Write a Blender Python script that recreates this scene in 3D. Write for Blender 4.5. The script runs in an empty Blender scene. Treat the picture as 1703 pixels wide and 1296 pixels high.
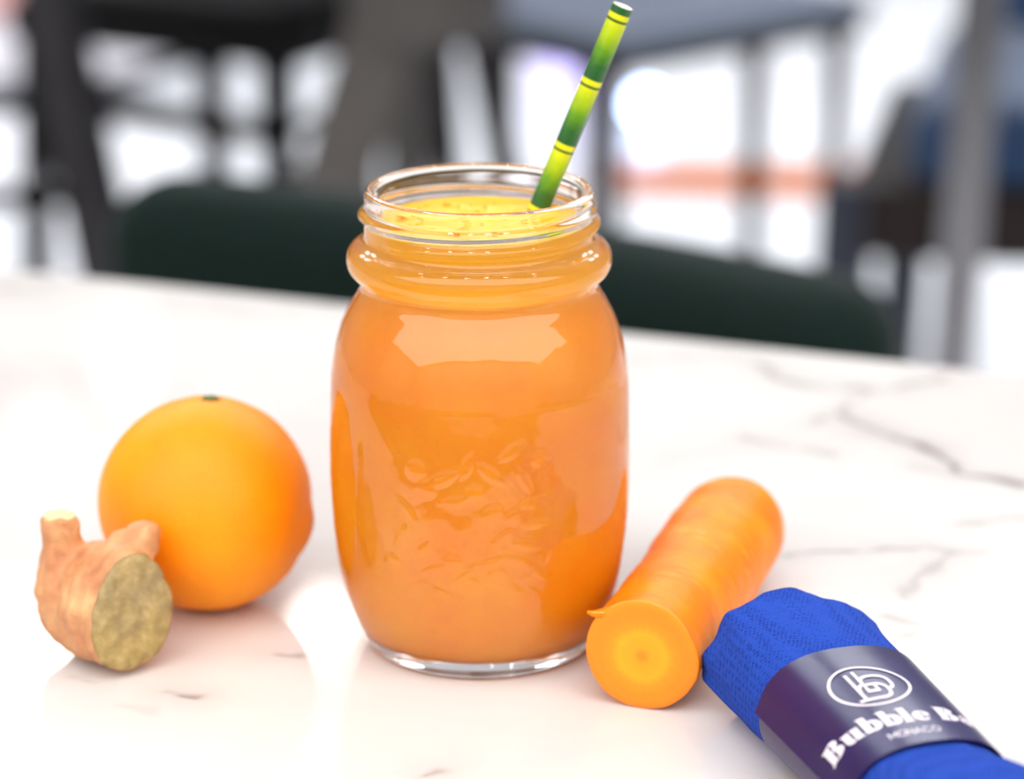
import bpy, bmesh, math, random
import numpy as np
from mathutils import Vector, Matrix, noise

random.seed(7); np.random.seed(7)
S = bpy.context.scene
COL = S.collection
TZ = 0.75                                   # height of the marble table top above the floor (m)

# ------------------------------------------------------------------ camera
CAM_D, CAM_E, CAM_P, F_PX = 0.80, math.radians(22.6), math.radians(17.5), 4610.0
CAM = np.array([0.009, -CAM_D*math.cos(CAM_E), TZ + CAM_D*math.sin(CAM_E)])
cd = bpy.data.cameras.new('camera'); cam = bpy.data.objects.new('camera', cd); COL.objects.link(cam)
cam.location = CAM; cam.rotation_euler = (math.pi/2 - CAM_P, 0, 0)
cd.sensor_fit = 'HORIZONTAL'; cd.sensor_width = 36.0; cd.lens = F_PX/1703*36.0
cd.clip_start = 0.02; cd.clip_end = 60
cd.dof.use_dof = True; cd.dof.focus_distance = 0.722; cd.dof.aperture_fstop = cd.lens/15.0
S.camera = cam

# ------------------------------------------------------------------ daylight, exposure
W = bpy.data.worlds.new('daylight'); S.world = W; W.use_nodes = True
W.node_tree.nodes['Background'].inputs[0].default_value = (0.94, 0.97, 1.0, 1)
W.node_tree.nodes['Background'].inputs[1].default_value = 0.25
S.view_settings.view_transform = 'Standard'; S.view_settings.look = 'None'
S.view_settings.gamma = 1.0; S.view_settings.use_curve_mapping = False
S.view_settings.exposure = 0.70
S.cycles.max_bounces = 18; S.cycles.transmission_bounces = 16; S.cycles.glossy_bounces = 8
S.cycles.diffuse_bounces = 8
S.cycles.caustics_refractive = True; S.cycles.caustics_reflective = True
FILL_L = 2.3          # radiance of the added fill sheet before the table
PANEL_BACK = 7.0      # and of the added panels that brighten the back floor
SPOT_L = 42.0          # radiance of the little recessed downlights

# ------------------------------------------------------------------ pixel -> place helpers (photo is 1703 x 1296)
FW = np.array([0, math.cos(CAM_P), -math.sin(CAM_P)]); UP = np.array([0, math.sin(CAM_P), math.cos(CAM_P)])
def ray(px, py): return np.array([1.0, 0, 0])*(px-851.5)/F_PX + FW + UP*(648-py)/F_PX
def onz(px, py, z):
    v = ray(px, py); return CAM + v*((z-CAM[2])/v[2])
def tab(px, py, z=0.0): return onz(px, py, TZ+z)
def flo(px, py): return onz(px, py, 0.0)
def ony(px, py, y):
    v = ray(px, py); return CAM + v*((y-CAM[1])/v[1])
def dep(px, py, t): return CAM + ray(px, py)*t

# ------------------------------------------------------------------ material helpers
def new_mat(name):
    m = bpy.data.materials.new(name); m.use_nodes = True
    nt = m.node_tree; return m, nt, nt.nodes['Principled BSDF']
def N(nt, t, **kw):
    n = nt.nodes.new(t)
    for k, v in kw.items(): setattr(n, k, v)
    return n
def plain(name, col, rough=0.5, metal=0.0, var=0.08, scale=30, bump=0.0, spec=0.5, **kw):
    m, nt, b = new_mat(name)
    tc = N(nt, 'ShaderNodeTexCoord'); nz = N(nt, 'ShaderNodeTexNoise')
    nz.inputs['Scale'].default_value = scale; nz.inputs['Detail'].default_value = 5
    nt.links.new(tc.outputs['Object'], nz.inputs['Vector'])
    mx = N(nt, 'ShaderNodeMix', data_type='RGBA')
    mx.inputs[6].default_value = (*[c*(1-var) for c in col], 1); mx.inputs[7].default_value = (*[min(1, c*(1+var)) for c in col], 1)
    nt.links.new(nz.outputs['Fac'], mx.inputs[0]); nt.links.new(mx.outputs[2], b.inputs['Base Color'])
    b.inputs['Roughness'].default_value = rough; b.inputs['Metallic'].default_value = metal
    b.inputs['Specular IOR Level'].default_value = spec
    if bump:
        bp = N(nt, 'ShaderNodeBump'); bp.inputs['Strength'].default_value = bump; bp.inputs['Distance'].default_value = 0.001
        nt.links.new(nz.outputs['Fac'], bp.inputs['Height']); nt.links.new(bp.outputs[0], b.inputs['Normal'])
    for k, v in kw.items(): b.inputs[k.replace('_', ' ')].default_value = v
    return m
def emit(name, col, s):
    m, nt, b = new_mat(name)
    b.inputs['Base Color'].default_value = (*[c*0.5 for c in col], 1)
    b.inputs['Emission Color'].default_value = (*col, 1); b.inputs['Emission Strength'].default_value = s
    return m
def ramp(nt, stops, interp='LINEAR'):
    r = N(nt, 'ShaderNodeValToRGB'); r.color_ramp.interpolation = interp
    e = r.color_ramp.elements
    while len(e) < len(stops): e.new(0.5)
    for i, (p, c) in enumerate(stops):
        e[i].position = p; e[i].color = (*c, 1) if len(c) == 3 else c
    return r
def mathn(nt, op, a, b=None):
    n = N(nt, 'ShaderNodeMath', operation=op)
    for i, v in enumerate((a, b)):
        if v is None: continue
        if isinstance(v, (int, float)): n.inputs[i].default_value = v
        else: nt.links.new(v, n.inputs[i])
    return n.outputs[0]

# ------------------------------------------------------------------ mesh helpers
class MB:
    def __init__(s): s.v = []; s.f = []; s.m = []
    def add(s, v, f, mi=0):
        o = len(s.v); s.v += [tuple(map(float, p)) for p in v]; s.f += [tuple(i+o for i in q) for q in f]; s.m += [mi]*len(f); return s
    def box(s, lo, hi, mat=None, mi=0):
        x0, y0, z0 = lo; x1, y1, z1 = hi
        v = [Vector(p) for p in ((x0,y0,z0),(x1,y0,z0),(x1,y1,z0),(x0,y1,z0),(x0,y0,z1),(x1,y0,z1),(x1,y1,z1),(x0,y1,z1))]
        if mat: v = [mat @ p for p in v]
        return s.add(v, [(0,3,2,1),(4,5,6,7),(0,1,5,4),(1,2,6,5),(2,3,7,6),(3,0,4,7)], mi)
    def tube(s, pts, rad, n=14, cap=True, mi=0, flat=1.0):
        pts = [Vector(p) for p in pts]; R = rad if hasattr(rad, '__len__') else [rad]*len(pts)
        rings = []; ref = Vector((0, 0, 1))
        for i, p in enumerate(pts):
            t = (pts[min(i+1, len(pts)-1)] - pts[max(i-1, 0)]).normalized()
            a = t.cross(ref if abs(t.dot(ref)) < 0.95 else Vector((0, 1, 0))).normalized(); b = a.cross(t)
            rings.append([p + (a*math.cos(k*2*math.pi/n) + b*math.sin(k*2*math.pi/n)*flat)*R[i] for k in range(n)])
        v = [q for r in rings for q in r]; f = []
        for i in range(len(rings)-1):
            for k in range(n): f.append((i*n+k, i*n+(k+1) % n, (i+1)*n+(k+1) % n, (i+1)*n+k))
        if cap: f += [tuple(range(n-1, -1, -1)), tuple(range((len(rings)-1)*n, len(rings)*n))]
        return s.add(v, f, mi)
    def lathe(s, prof, n=48, c=(0, 0, 0), mi=0):
        v = []; f = []
        for r, z in prof:
            for k in range(n): v.append((c[0]+r*math.cos(2*math.pi*k/n), c[1]+r*math.sin(2*math.pi*k/n), c[2]+z))
        for i in range(len(prof)-1):
            for k in range(n): f.append((i*n+k, i*n+(k+1) % n, (i+1)*n+(k+1) % n, (i+1)*n+k))
        f += [tuple(range(n-1, -1, -1)), tuple(range((len(prof)-1)*n, len(prof)*n))]
        return s.add(v, f, mi)
    def build(s, name, mats, parent=None, smooth=False, bevel=0.0, seg=3, fix=True, sub=0):
        me = bpy.data.meshes.new(name); me.from_pydata(s.v, [], s.f)
        if fix:
            bm = bmesh.new(); bm.from_mesh(me)
            for i, f in enumerate(bm.faces): f.material_index = s.m[i]
            bmesh.ops.remove_doubles(bm, verts=bm.verts, dist=1e-7)
            if bevel: bmesh.ops.bevel(bm, geom=bm.edges[:], offset=bevel, segments=seg, affect='EDGES', profile=0.5, clamp_overlap=True)
            bmesh.ops.recalc_face_normals(bm, faces=bm.faces); bm.to_mesh(me); bm.free()
        for m in (mats if isinstance(mats, (list, tuple)) else [mats]): me.materials.append(m)
        if smooth: me.shade_smooth()
        if smooth == 'auto': me.set_sharp_from_angle(angle=math.radians(40))
        o = bpy.data.objects.new(name, me); COL.objects.link(o)
        if parent: o.parent = parent
        if sub:
            md = o.modifiers.new('sub', 'SUBSURF'); md.levels = sub; md.render_levels = sub
        return o
def tag(o, label, cat=None, group=None, kind=None):
    o['label'] = label
    if cat: o['category'] = cat
    if group: o['group'] = group
    if kind: o['kind'] = kind
    return o
def thing(name, label, cat, loc=(0, 0, 0), rz=0.0, group=None):
    o = bpy.data.objects.new(name, None); COL.objects.link(o); o.empty_display_size = 0.05
    o.location = loc; o.rotation_euler = (0, 0, rz)
    return tag(o, label, cat, group)
def copy_tree(o, parent=None):
    c = o.copy(); COL.objects.link(c); c.parent = parent
    for ch in list(o.children): copy_tree(ch, c)
    return c

# ------------------------------------------------------------------ materials of the place
M_black = plain('black_paint', (0.0025, 0.0025, 0.0032), 0.6, var=0.2, spec=0.12)
M_char = plain('charcoal_metal', (0.020, 0.019, 0.022), 0.6, var=0.15, spec=0.25)
M_grey = plain('grey_wood', (0.085, 0.078, 0.075), 0.7, var=0.18, scale=14)
M_steel = plain('grey_steel', (0.20, 0.20, 0.22), 0.4, metal=0.3)
M_navy = plain('navy_velvet', (0.008, 0.045, 0.13), 0.8, var=0.25, Sheen_Weight=0.4)
M_navyp = plain('navy_paint', (0.012, 0.018, 0.038), 0.45)
M_brown = plain('dark_brown_wood', (0.016, 0.011, 0.010), 0.6, var=0.2, spec=0.25)
M_green = plain('green_velvet', (0.0006, 0.0085, 0.0068), 0.85, var=0.2, scale=60, bump=0.1, Sheen_Weight=0.08, Sheen_Roughness=0.4, spec=0.2)
M_wall = plain('painted_wall', (0.62, 0.60, 0.58), 0.8)
M_ceil = plain('ceiling_plaster', (0.80, 0.79, 0.78), 0.9)
M_pink = plain('pink_fabric', (0.62, 0.34, 0.33), 0.85)
M_whitef = plain('white_fabric', (0.72, 0.70, 0.74), 0.85)
M_frame = plain('white_metal', (0.8, 0.8, 0.8), 0.4)
M_oakedge = plain('orange_wood', (0.50, 0.13, 0.025), 0.5, var=0.25, scale=8)
M_glasstop = plain('blue_grey_lacquer', (0.10, 0.13, 0.19), 0.3)

# floor : big pale polished stone
m, nt, b = new_mat('polished_stone_floor'); M_floor = m
tc = N(nt, 'ShaderNodeTexCoord'); nz = N(nt, 'ShaderNodeTexNoise'); nz.inputs['Scale'].default_value = 1.3; nz.inputs['Detail'].default_value = 7
nt.links.new(tc.outputs['Object'], nz.inputs['Vector'])
r = ramp(nt, [(0.3, (0.80, 0.82, 0.86)), (0.7, (0.90, 0.91, 0.94))]); nt.links.new(nz.outputs['Fac'], r.inputs[0])
nt.links.new(r.outputs[0], b.inputs['Base Color']); b.inputs['Roughness'].default_value = 0.35

# ------------------------------------------------------------------ the room
FX0, FX1, FY0, FY1, CEIL = -6.0, 6.0, -5.0, 10.0, 3.2
o = MB().box((FX0, FY0, -0.1), (FX1, 0.1, 0)).build('floor', M_brown); tag(o, 'unseen dark floor added on the near side to darken the jar reflection', kind='structure')  # near floor is added, unseen; dark so the glass reflects less white
o = MB().box((FX0, 0.1, -0.1), (FX1, FY1, 0)).build('floor', M_floor); tag(o, 'pale polished stone floor of the café', kind='structure')
o = MB().box((FX0, FY0, CEIL), (FX1, FY1, CEIL+0.1)).build('ceiling', M_ceil); tag(o, 'white plaster ceiling above the café', kind='structure')
o = MB().box((FX0, FY1, 0), (FX1, FY1+0.15, CEIL)).build('wall_back', M_wall); tag(o, 'plain painted wall behind the bar counter', kind='structure')
o = MB().box((FX0-0.15, FY0, 0), (FX0, FY1, CEIL)).build('wall_left', M_wall); tag(o, 'plain painted side wall by the bar stool', kind='structure')
o = MB().box((FX1, FY0, 0), (FX1+0.15, FY1, CEIL)).build('wall_right', M_wall); tag(o, 'plain painted side wall by the navy armchair', kind='structure')

o = MB().box((FX0, FY0-0.15, 0), (FX1, FY0, CEIL)).build('wall_front_added', M_wall); tag(o, 'unseen wall added facing the marble table to block and bounce light', kind='structure')  # added behind the camera: shuts out world light, bounces soft front fill

# light panels added out of view to brighten the table and back floor
def panel(L, col, lab):
    mat = emit('fill_panel_glow', col, L)
    t = thing('added_light_panel', lab, 'ceiling light', group=lab)
    fr = MB()
    for lo, hi in (((-.65,-.35,-.02),(-.6,.35,0)), ((.6,-.35,-.02),(.65,.35,0)), ((-.6,-.35,-.02),(.6,-.3,0)), ((-.6,.3,-.02),(.6,.35,0))): fr.box(lo, hi)
    fr.build('frame', M_frame, t); MB().box((-.6,-.3,-.012),(.6,.3,-.004)).build('diffuser', mat, t)
    return t
M_fill_sheet = emit('fill_sheet_glow', (1.0, 0.965, 0.93), FILL_L)  # glow of an added overhead sheet, front fill for the jar
t = thing('fill_light_sheet', 'wide unseen fill-light sheet added between the near wall and marble table', 'ceiling light', (0, -2.8, CEIL))
fr = MB()
for lo, hi in (((-5.75,-2.05,-.05),(-5.7,2.05,0)), ((5.7,-2.05,-.05),(5.75,2.05,0)), ((-5.7,-2.05,-.05),(5.7,-2.0,0)), ((-5.7,2.0,-.05),(5.7,2.05,0))): fr.box(lo, hi)
fr.build('frame', M_frame, t); MB().box((-5.7,-2.0,-.035),(5.7,2.0,-.025)).build('diffuser', M_fill_sheet, t)
for L, col, lab, ys in ((PANEL_BACK, (0.93, 0.965, 1.0), 'cool white light panel added overhead to brighten the bar side floor', (3.3, 4.4)),):
    p0 = None
    for y in ys:
        for x in (-2.4, -.8, .8, 2.4):
            o = p0 = panel(L, col, lab) if p0 is None else p0
            if p0.location.z > 0: o = copy_tree(p0)
            o.location = (x, y, CEIL)
# recessed downlights: where the table mirrors them, and rows over the seats
M_spot = emit('downlight_lens', (1.0, 0.95, 0.88), SPOT_L)
def downlight():
    t = thing('downlight', 'small round recessed downlight in the white ceiling', 'ceiling light', group='downlights in the ceiling')
    MB().lathe([(.085, 0), (.085, -.012), (.068, -.012), (.066, -.002), (.066, 0)], 24).build('bezel', M_frame, t)
    MB().lathe([(.064, -.008), (.064, -.003)], 20).build('lens', M_spot, t)
    return t
def mirror_ceiling(px, py):
    v = ray(px, py); P = tab(px, py); v = v*np.array([1, 1, -1]); return P + v*((CEIL-P[2])/v[2])
spots = [tuple(mirror_ceiling(*q)[:2]) for q in ((542,1040),(75,1078),(78,760),(212,612))]
spots += [(-.75,-.35),(.55,-.3),(-.25,-.55),(.15,-.4),(0.75,1.9),(-.7,2.0),(1.0,.3),(-1.15,.35),(1.5,-.45),(-1.6,-.5)]
d0 = downlight()
for i, (x, y) in enumerate(spots):
    o = d0 if i == 0 else copy_tree(d0); o.location = (x, y, CEIL)

# ------------------------------------------------------------------ marble table
E0, E1 = tab(0, 447), tab(1703, 625)
ang = math.atan2(E1[1]-E0[1], E1[0]-E0[0]); TA = ang
ux = np.array([math.cos(ang), math.sin(ang)]); uy = np.array([-math.sin(ang), math.cos(ang)])
emid = (E0[:2]+E1[:2])/2
TL, TD, TT = 1.30, 0.485, 0.022
tc0 = emid - uy*TD/2 + ux*0.03                                        # centre of the top
table = thing('marble_table', 'white veined marble café table carrying the juice jar and fruit', 'table', (tc0[0], tc0[1], 0), ang)
m, nt, b = new_mat('white_marble'); M_marble = m
at = N(nt, 'ShaderNodeAttribute', attribute_name='vein'); tcn = N(nt, 'ShaderNodeTexCoord')
n1 = N(nt, 'ShaderNodeTexNoise'); n1.inputs['Scale'].default_value = 7; n1.inputs['Detail'].default_value = 6; n1.inputs['Distortion'].default_value = 0.6
nt.links.new(tcn.outputs['Object'], n1.inputs['Vector'])
rr = ramp(nt, [(0.30, (0.59, 0.56, 0.55)), (0.55, (0.655, 0.64, 0.635)), (0.8, (0.69, 0.68, 0.675))]); nt.links.new(n1.outputs['Fac'], rr.inputs[0])
mx = N(nt, 'ShaderNodeMix', data_type='RGBA'); nt.links.new(at.outputs['Fac'], mx.inputs[0]); nt.links.new(rr.outputs[0], mx.inputs[6])
mx.inputs[7].default_value = (0.13, 0.10, 0.095, 1); nt.links.new(mx.outputs[2], b.inputs['Base Color'])
b.inputs['Roughness'].default_value = 0.06
# veins: polylines on the stone (width in m, strength)
veins = [([(1272,606),(1290,630),(1340,640),(1420,646),(1480,650),(1520,640),(1565,630)], .0035, .38),
         ([(1395,690),(1430,705),(1465,722),(1530,740),(1570,765),(1605,790),(1660,797),(1703,808),(1800,812)], .0026, .75),
         ([(1345,705),(1395,690),(1410,672),(1440,655)], .0028, .30),
         ([(1238,728),(1300,740),(1380,756)], .0026, .36),
         ([(1306,926),(1430,915),(1545,909),(1585,922)], .0016, .42),
         ([(1750,850),(1700,860),(1600,872)], .0022, .28), ([(1585,922),(1530,957),(1505,992)], .0032, .30), ([(1585,922),(1640,918)], .0026, .2),
         ([(1472,1026),(1530,1040)], .0022, .32), ([(1470,1058),(1520,1060)], .0016, .2), ([(1515,775),(1590,792)], .0028, .25),
         ([(275,1156),(330,1162)], .0022, .55), ([(452,1088),(495,1092)], .0018, .5), ([(695,1296),(735,1280)], .0022, .38),
         ([(110,1128),(160,1135)], .0022, .22), ([(190,1175),(250,1180)], .0028, .15),
         ([(0,478),(60,480)], .006, .25), ([(300,500),(420,520),(560,512)], .007, .12), ([(1060,600),(1180,590),(1240,600)], .006, .14)]
nx, ny = 430, 300
# dense where the camera looks, coarse at the rim of the slab
gx = np.unique(np.concatenate([np.linspace(-TL/2, TL/2, 60), np.linspace(-.30, .30, nx)])); gy = np.unique(np.concatenate([np.linspace(-TD/2, TD/2, 50), np.linspace(-TD/2, TD/2, ny)]))
GX, GY = np.meshgrid(gx, gy)
PX = tc0[0] + GX*ux[0] + GY*uy[0]; PY = tc0[1] + GX*ux[1] + GY*uy[1]
val = np.zeros_like(GX)
def wob(x, y, k, a): return a*(np.sin(x*k+1.3)*np.cos(y*k*0.8+0.4) + 0.5*np.sin(y*k*2.1+2.0+x*k*1.3))
WX = PX + wob(PX, PY, 160, .0012) + wob(PY, PX, 420, .0005); WY = PY + wob(PY, PX, 150, .0014) + wob(PX, PY, 390, .0006)
extra = []
for k in range(5):                                                     # faint veins on the part outside the frame
    a = np.array([random.choice((-.62, -.5, .36, .42)), random.uniform(-.2, .1)]); dd = np.array([random.uniform(.1, .25), random.uniform(-.08, .08)])
    extra.append(([tc0[:2] + ux*(a+dd*s)[0] + uy*(a+dd*s)[1] for s in (0, .5, 1)], .003, .35))
for pts, w, s in [([tab(*q)[:2] for q in pl], w, s) for pl, w, s in veins] + extra:
    for i in range(len(pts)-1):
        a, c = np.array(pts[i]), np.array(pts[i+1]); ab = c-a; L2 = ab@ab
        t = np.clip(((WX-a[0])*ab[0] + (WY-a[1])*ab[1])/L2, 0, 1)
        dist = np.hypot(WX-a[0]-t*ab[0], WY-a[1]-t*ab[1])
        ww = w*(0.65+0.35*np.sin(PX*310+PY*170)); val = np.maximum(val, s*np.exp(-(dist/ww)**2) + 0.25*s*np.exp(-(dist/(4*w))**2))
me = bpy.data.meshes.new('top'); R_, C_ = GX.shape
V = [(float(x), float(y), TZ) for x, y in zip(GX.ravel(), GY.ravel())]; Fq = []
for j in range(R_-1):
    for i in range(C_-1): Fq.append((j*C_+i, j*C_+i+1, (j+1)*C_+i+1, (j+1)*C_+i))
rim = [i for i in range(C_)] + [j*C_+C_-1 for j in range(1, R_)] + [(R_-1)*C_+i for i in range(C_-2, -1, -1)] + [j*C_ for j in range(R_-2, 0, -1)]
for ins, z in ((-.0015, TZ-.0015), (-.0015, TZ-TT+.0015), (0.0, TZ-TT)):
    o0 = len(V)
    for i in rim:
        x, y, _ = V[i]
        V.append((x*(1-ins/(TL/2)), y*(1-ins/(TD/2)), z))
    prev = rim if z == TZ-.0015 else list(range(o0-len(rim), o0))
    for k in range(len(rim)):
        k2 = (k+1) % len(rim); Fq.append((prev[k2], prev[k], o0+k, o0+k2))
Fq.append(tuple(range(len(V)-1, len(V)-len(rim)-1, -1)))
me.from_pydata(V, [], Fq)
at_ = me.attributes.new('vein', 'FLOAT', 'POINT'); arr = np.zeros(len(V)); arr[:val.size] = np.clip(val.ravel(), 0, 1); at_.data.foreach_set('value', arr)
me.materials.append(M_marble); o = bpy.data.objects.new('top', me); COL.objects.link(o); o.parent = table
MB().box((-.45,-.16,TZ-TT-.03), (.45,.16,TZ-TT)).build('underframe', M_black, table, bevel=.004)
for sx in (-1, 1):
    for sy in (-1, 1):
        MB().tube([(sx*.42, sy*.14, TZ-TT-.02), (sx*.46, sy*.20, 0)], [.02, .014], 16).build('leg', M_black, table, smooth='auto')

# ------------------------------------------------------------------ glass jar
prof_out = [(0,1.6),(14,1.5),(22,1.2),(26.5,.5),(28.6,0),(30.6,.25),(32.3,1.5),(33.3,3.6),(34.7,6.8),(37.5,14.2),(39.4,22),(40.9,33),(41.4,42),(41.6,54),(41.5,66),
            (41.2,75),(40.5,83),(39.1,90),(36.7,96.6),(34.9,100),(33.4,102.6),(32.5,105.2),(32.7,106.8),(34.1,107.9),(35.5,109.6),(36.1,112.2),(35.6,114.6),(34.2,116.2),
            (32.4,117.0),(31.5,117.8),(31.2,119.4),(31.2,121),(31.1,127),(31.1,129.2),(31.0,130.4),(30.4,131.5),(29.6,132.0),(28.9,131.6),(28.4,130.6),(28.3,129)]
prof_in = [(28.3,129),(28.3,120),(28.5,114),(28.9,109),(29.6,105),(31.0,101.6),(33.6,97),(36.0,90.5),(37.4,83),(38.2,75),(38.5,62),(38.5,50),(38.2,40),(37.4,30),(35.6,20),(33.2,12.5),(30.6,8.2),(27,6.2),(20,5.6),(0,5.4)]
def densify(prof, step):
    """Catmull-Rom through the profile, resampled to about `step` mm"""
    P = np.array(prof, float); out = []
    for i in range(len(P)-1):
        p0, p1, p2, p3 = P[max(i-1, 0)], P[i], P[i+1], P[min(i+2, len(P)-1)]
        l01, l12, l23 = [max(np.linalg.norm(q), 1e-6) for q in (p1-p0, p2-p1, p3-p2)]
        m1 = (p2-p1)/l12 if i == 0 else ((p1-p0)/l01*l12 + (p2-p1)/l12*l01)/(l01+l12)
        m2 = (p2-p1)/l12 if i == len(P)-2 else ((p2-p1)/l12*l23 + (p3-p2)/l23*l12)/(l12+l23)
        n = max(1, int(round(l12/step)))
        for k in range(n):
            t = k/n; out.append((2*t**3-3*t*t+1)*p1 + (t**3-2*t*t+t)*m1*l12 + (-2*t**3+3*t*t)*p2 + (t**3-t*t)*m2*l12)
    out.append(P[-1]); return np.array(out)
PO = densify(prof_out, 0.6); PI = densify(prof_in, 1.6)
# raised fruit-and-leaf relief moulded into the front of the glass: (u, z, angle, length, width) in mm
leaves = [(-10,62,25,11,4.2),(-3,66,70,8,3.4),(3,64,-40,10,3.6),(9,70,35,10,3.4),(12,62,-60,9,3.0),(-6,56,10,9,3.2),(14,55,20,9,3.4),(16,49,0,9,3.0),(13,43,-15,9,3.0),
          (7,46,35,9,3.0),(9,39,-10,10,3.0),(14,36,-35,11,3.2),(2,38,10,9,2.6),(-16,40,60,8,2.6),(-12,36,20,9,2.6),(-20,52,-50,9,3),(-22,44,70,8,2.6),(-5,33,50,8,2.8),(6,30,30,9,3),
          (-10,29,-20,9,2.8),(0,24,15,9,2.6),(16,28,-45,8,2.6),(-18,30,35,8,2.6),(21,40,60,8,2.6)]
grapes = [(-17,64,3.0),(-14,59,2.8),(-1,58,3.0),(17,67,2.6),(4,52,3.2),(10,51,2.8),(-2,31,3.4),(5,34,3.2),(10,28,3.0),(-7,38,2.6),(-25,36,2.6),(-14,25,2.6)]
def relief(u, z):
    h = np.zeros_like(u)
    for lu, lz, a, L, w in leaves:
        a = math.radians(a); x = ((u-lu)*math.cos(a) + (z-lz)*math.sin(a))/(L/2); y = (-(u-lu)*math.sin(a) + (z-lz)*math.cos(a))/(w/2)
        q = np.clip(1 - np.abs(y)/np.clip(1-x*x, 1e-3, 1), 0, 1)*(np.abs(x) < 1)
        h = np.maximum(h, np.minimum(q*2.2, 1)*(0.8-0.35*np.exp(-(y/0.18)**2)))
    for gu, gz, gr in grapes:
        d2 = ((u-gu)**2+(z-gz)**2)/gr**2; h = np.maximum(h, np.sqrt(np.clip(1-d2, 0, 1)))
    return h*0.42
NS = 480; th = np.arange(NS)*2*math.pi/NS
def jar_rows(P, outer):
    rows = []
    for r, z in P:
        rr_ = np.full(NS, r)
        if outer and 14 < z < 80:
            u = ((th - 1.5*math.pi + math.pi) % (2*math.pi) - math.pi)*41.5
            rr_ = rr_ + relief(u, np.full(NS, z)) + 0.10*np.sin(th*3+z*.09)*np.sin(z*.13)
        if outer and 8 < z < 106:                                          # slight waviness of moulded glass
            rr_ = rr_ + np.array([.11*noise.noise((4.5*math.cos(t), 4.5*math.sin(t), z*.11)) + .035*noise.noise((12*math.cos(t), 12*math.sin(t), z*.3+5)) for t in th])
        if outer and 118.5 < z < 129.5 and r > 30:
            bump = np.zeros(NS)
            for k in (-1, 0, 1):
                tt = (th + 1.15) % (2*math.pi) / (2*math.pi)                # one right-handed turn of screw thread
                zc = 121.6 + 4.6*(tt + k); live = np.clip((tt+k+0.22)/0.08, 0, 1)*np.clip((1.22-(tt+k))/0.08, 0, 1)
                bump = np.maximum(bump, live*np.exp(-np.abs((z-zc)/1.25)**2.6))
            rr_ = rr_ + 1.75*bump
        rows.append(np.stack([rr_*np.cos(th), rr_*np.sin(th), np.full(NS, z)], 1)*0.001)
    return rows
rows = jar_rows(PO[1:], True) + jar_rows(PI[1:-1], False)
v = np.concatenate(rows + [np.array([[0, 0, PO[0][1]], [0, 0, PI[-1][1]]])*0.001]); nr = len(rows); f = []
for i in range(nr-1):
    for k in range(NS): k2 = (k+1) % NS; f.append((i*NS+k, i*NS+k2, (i+1)*NS+k2, (i+1)*NS+k))
c0, c1 = nr*NS, nr*NS+1
for k in range(NS): k2 = (k+1) % NS; f.append((c0, k2, k)); f.append((c1, (nr-1)*NS+k, (nr-1)*NS+k2))
me = bpy.data.meshes.new('glass_jar'); me.from_pydata(v.tolist(), [], f); me.shade_smooth()
m, nt, b = new_mat('clear_glass'); M_glass = m
b.inputs['Base Color'].default_value = (0.995, 0.992, 0.985, 1); b.inputs['Transmission Weight'].default_value = 1.0; b.inputs['Roughness'].default_value = 0.0; b.inputs['IOR'].default_value = 1.5
me.materials.append(M_glass); jar = bpy.data.objects.new('glass_jar', me); COL.objects.link(jar); jar.location = (0, 0, TZ); jar.scale = (1.012, 1.012, 1.004)
tag(jar, 'clear screw-top glass jar with moulded fruit relief, full of orange juice', 'jar')

# ------------------------------------------------------------------ juice
m, nt, b = new_mat('carrot_orange_juice'); M_juice = m
tcn = N(nt, 'ShaderNodeTexCoord'); n1 = N(nt, 'ShaderNodeTexNoise'); n1.inputs['Scale'].default_value = 55; n1.inputs['Detail'].default_value = 4
n2 = N(nt, 'ShaderNodeTexNoise'); n2.inputs['Scale'].default_value = 900; n2.inputs['Detail'].default_value = 2
for n_ in (n1, n2): nt.links.new(tcn.outputs['Object'], n_.inputs['Vector'])
rj = ramp(nt, [(0.3, (0.998, 0.315, 0.0)), (0.7, (1.0, 0.395, 0.0))]); nt.links.new(n1.outputs['Fac'], rj.inputs[0])
sp = ramp(nt, [(0.26, (0.93, 0.90, 0.90)), (0.36, (1, 1, 1))]); nt.links.new(n2.outputs['Fac'], sp.inputs[0])
mu = N(nt, 'ShaderNodeMix', data_type='RGBA', blend_type='MULTIPLY'); mu.inputs[0].default_value = 1
nt.links.new(rj.outputs[0], mu.inputs[6]); nt.links.new(sp.outputs[0], mu.inputs[7]); 
geo = N(nt, 'ShaderNodeSeparateXYZ'); nt.links.new(tcn.outputs['Object'], geo.inputs[0])   # colour turns yellower near the surface
fr_ = N(nt, 'ShaderNodeMapRange'); fr_.inputs[1].default_value = .100; fr_.inputs[2].default_value = .119; nt.links.new(geo.outputs[2], fr_.inputs[0])
fx = N(nt, 'ShaderNodeMix', data_type='RGBA'); nt.links.new(fr_.outputs[0], fx.inputs[0]); nt.links.new(mu.outputs[2], fx.inputs[6]); fx.inputs[7].default_value = (1.0, 0.46, 0.0, 1)
nt.links.new(fx.outputs[2], b.inputs['Base Color'])
b.inputs['Roughness'].default_value = 0.4
JZ = 122.6
pj = [(0, 5.1)] + [(r+0.25, z-0.25 if r < 31 and z < 10 else z) for r, z in PI[::-1][1:] if z < JZ-.3 and r > .5]
pj += [(28.55, JZ), (27.9, JZ-.35), (26.5, JZ-.6)]
rows = []
for r, z in pj[1:]: rows.append(np.stack([r*np.cos(th[::4]), r*np.sin(th[::4]), np.full(NS//4, z)], 1)*.001)
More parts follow.
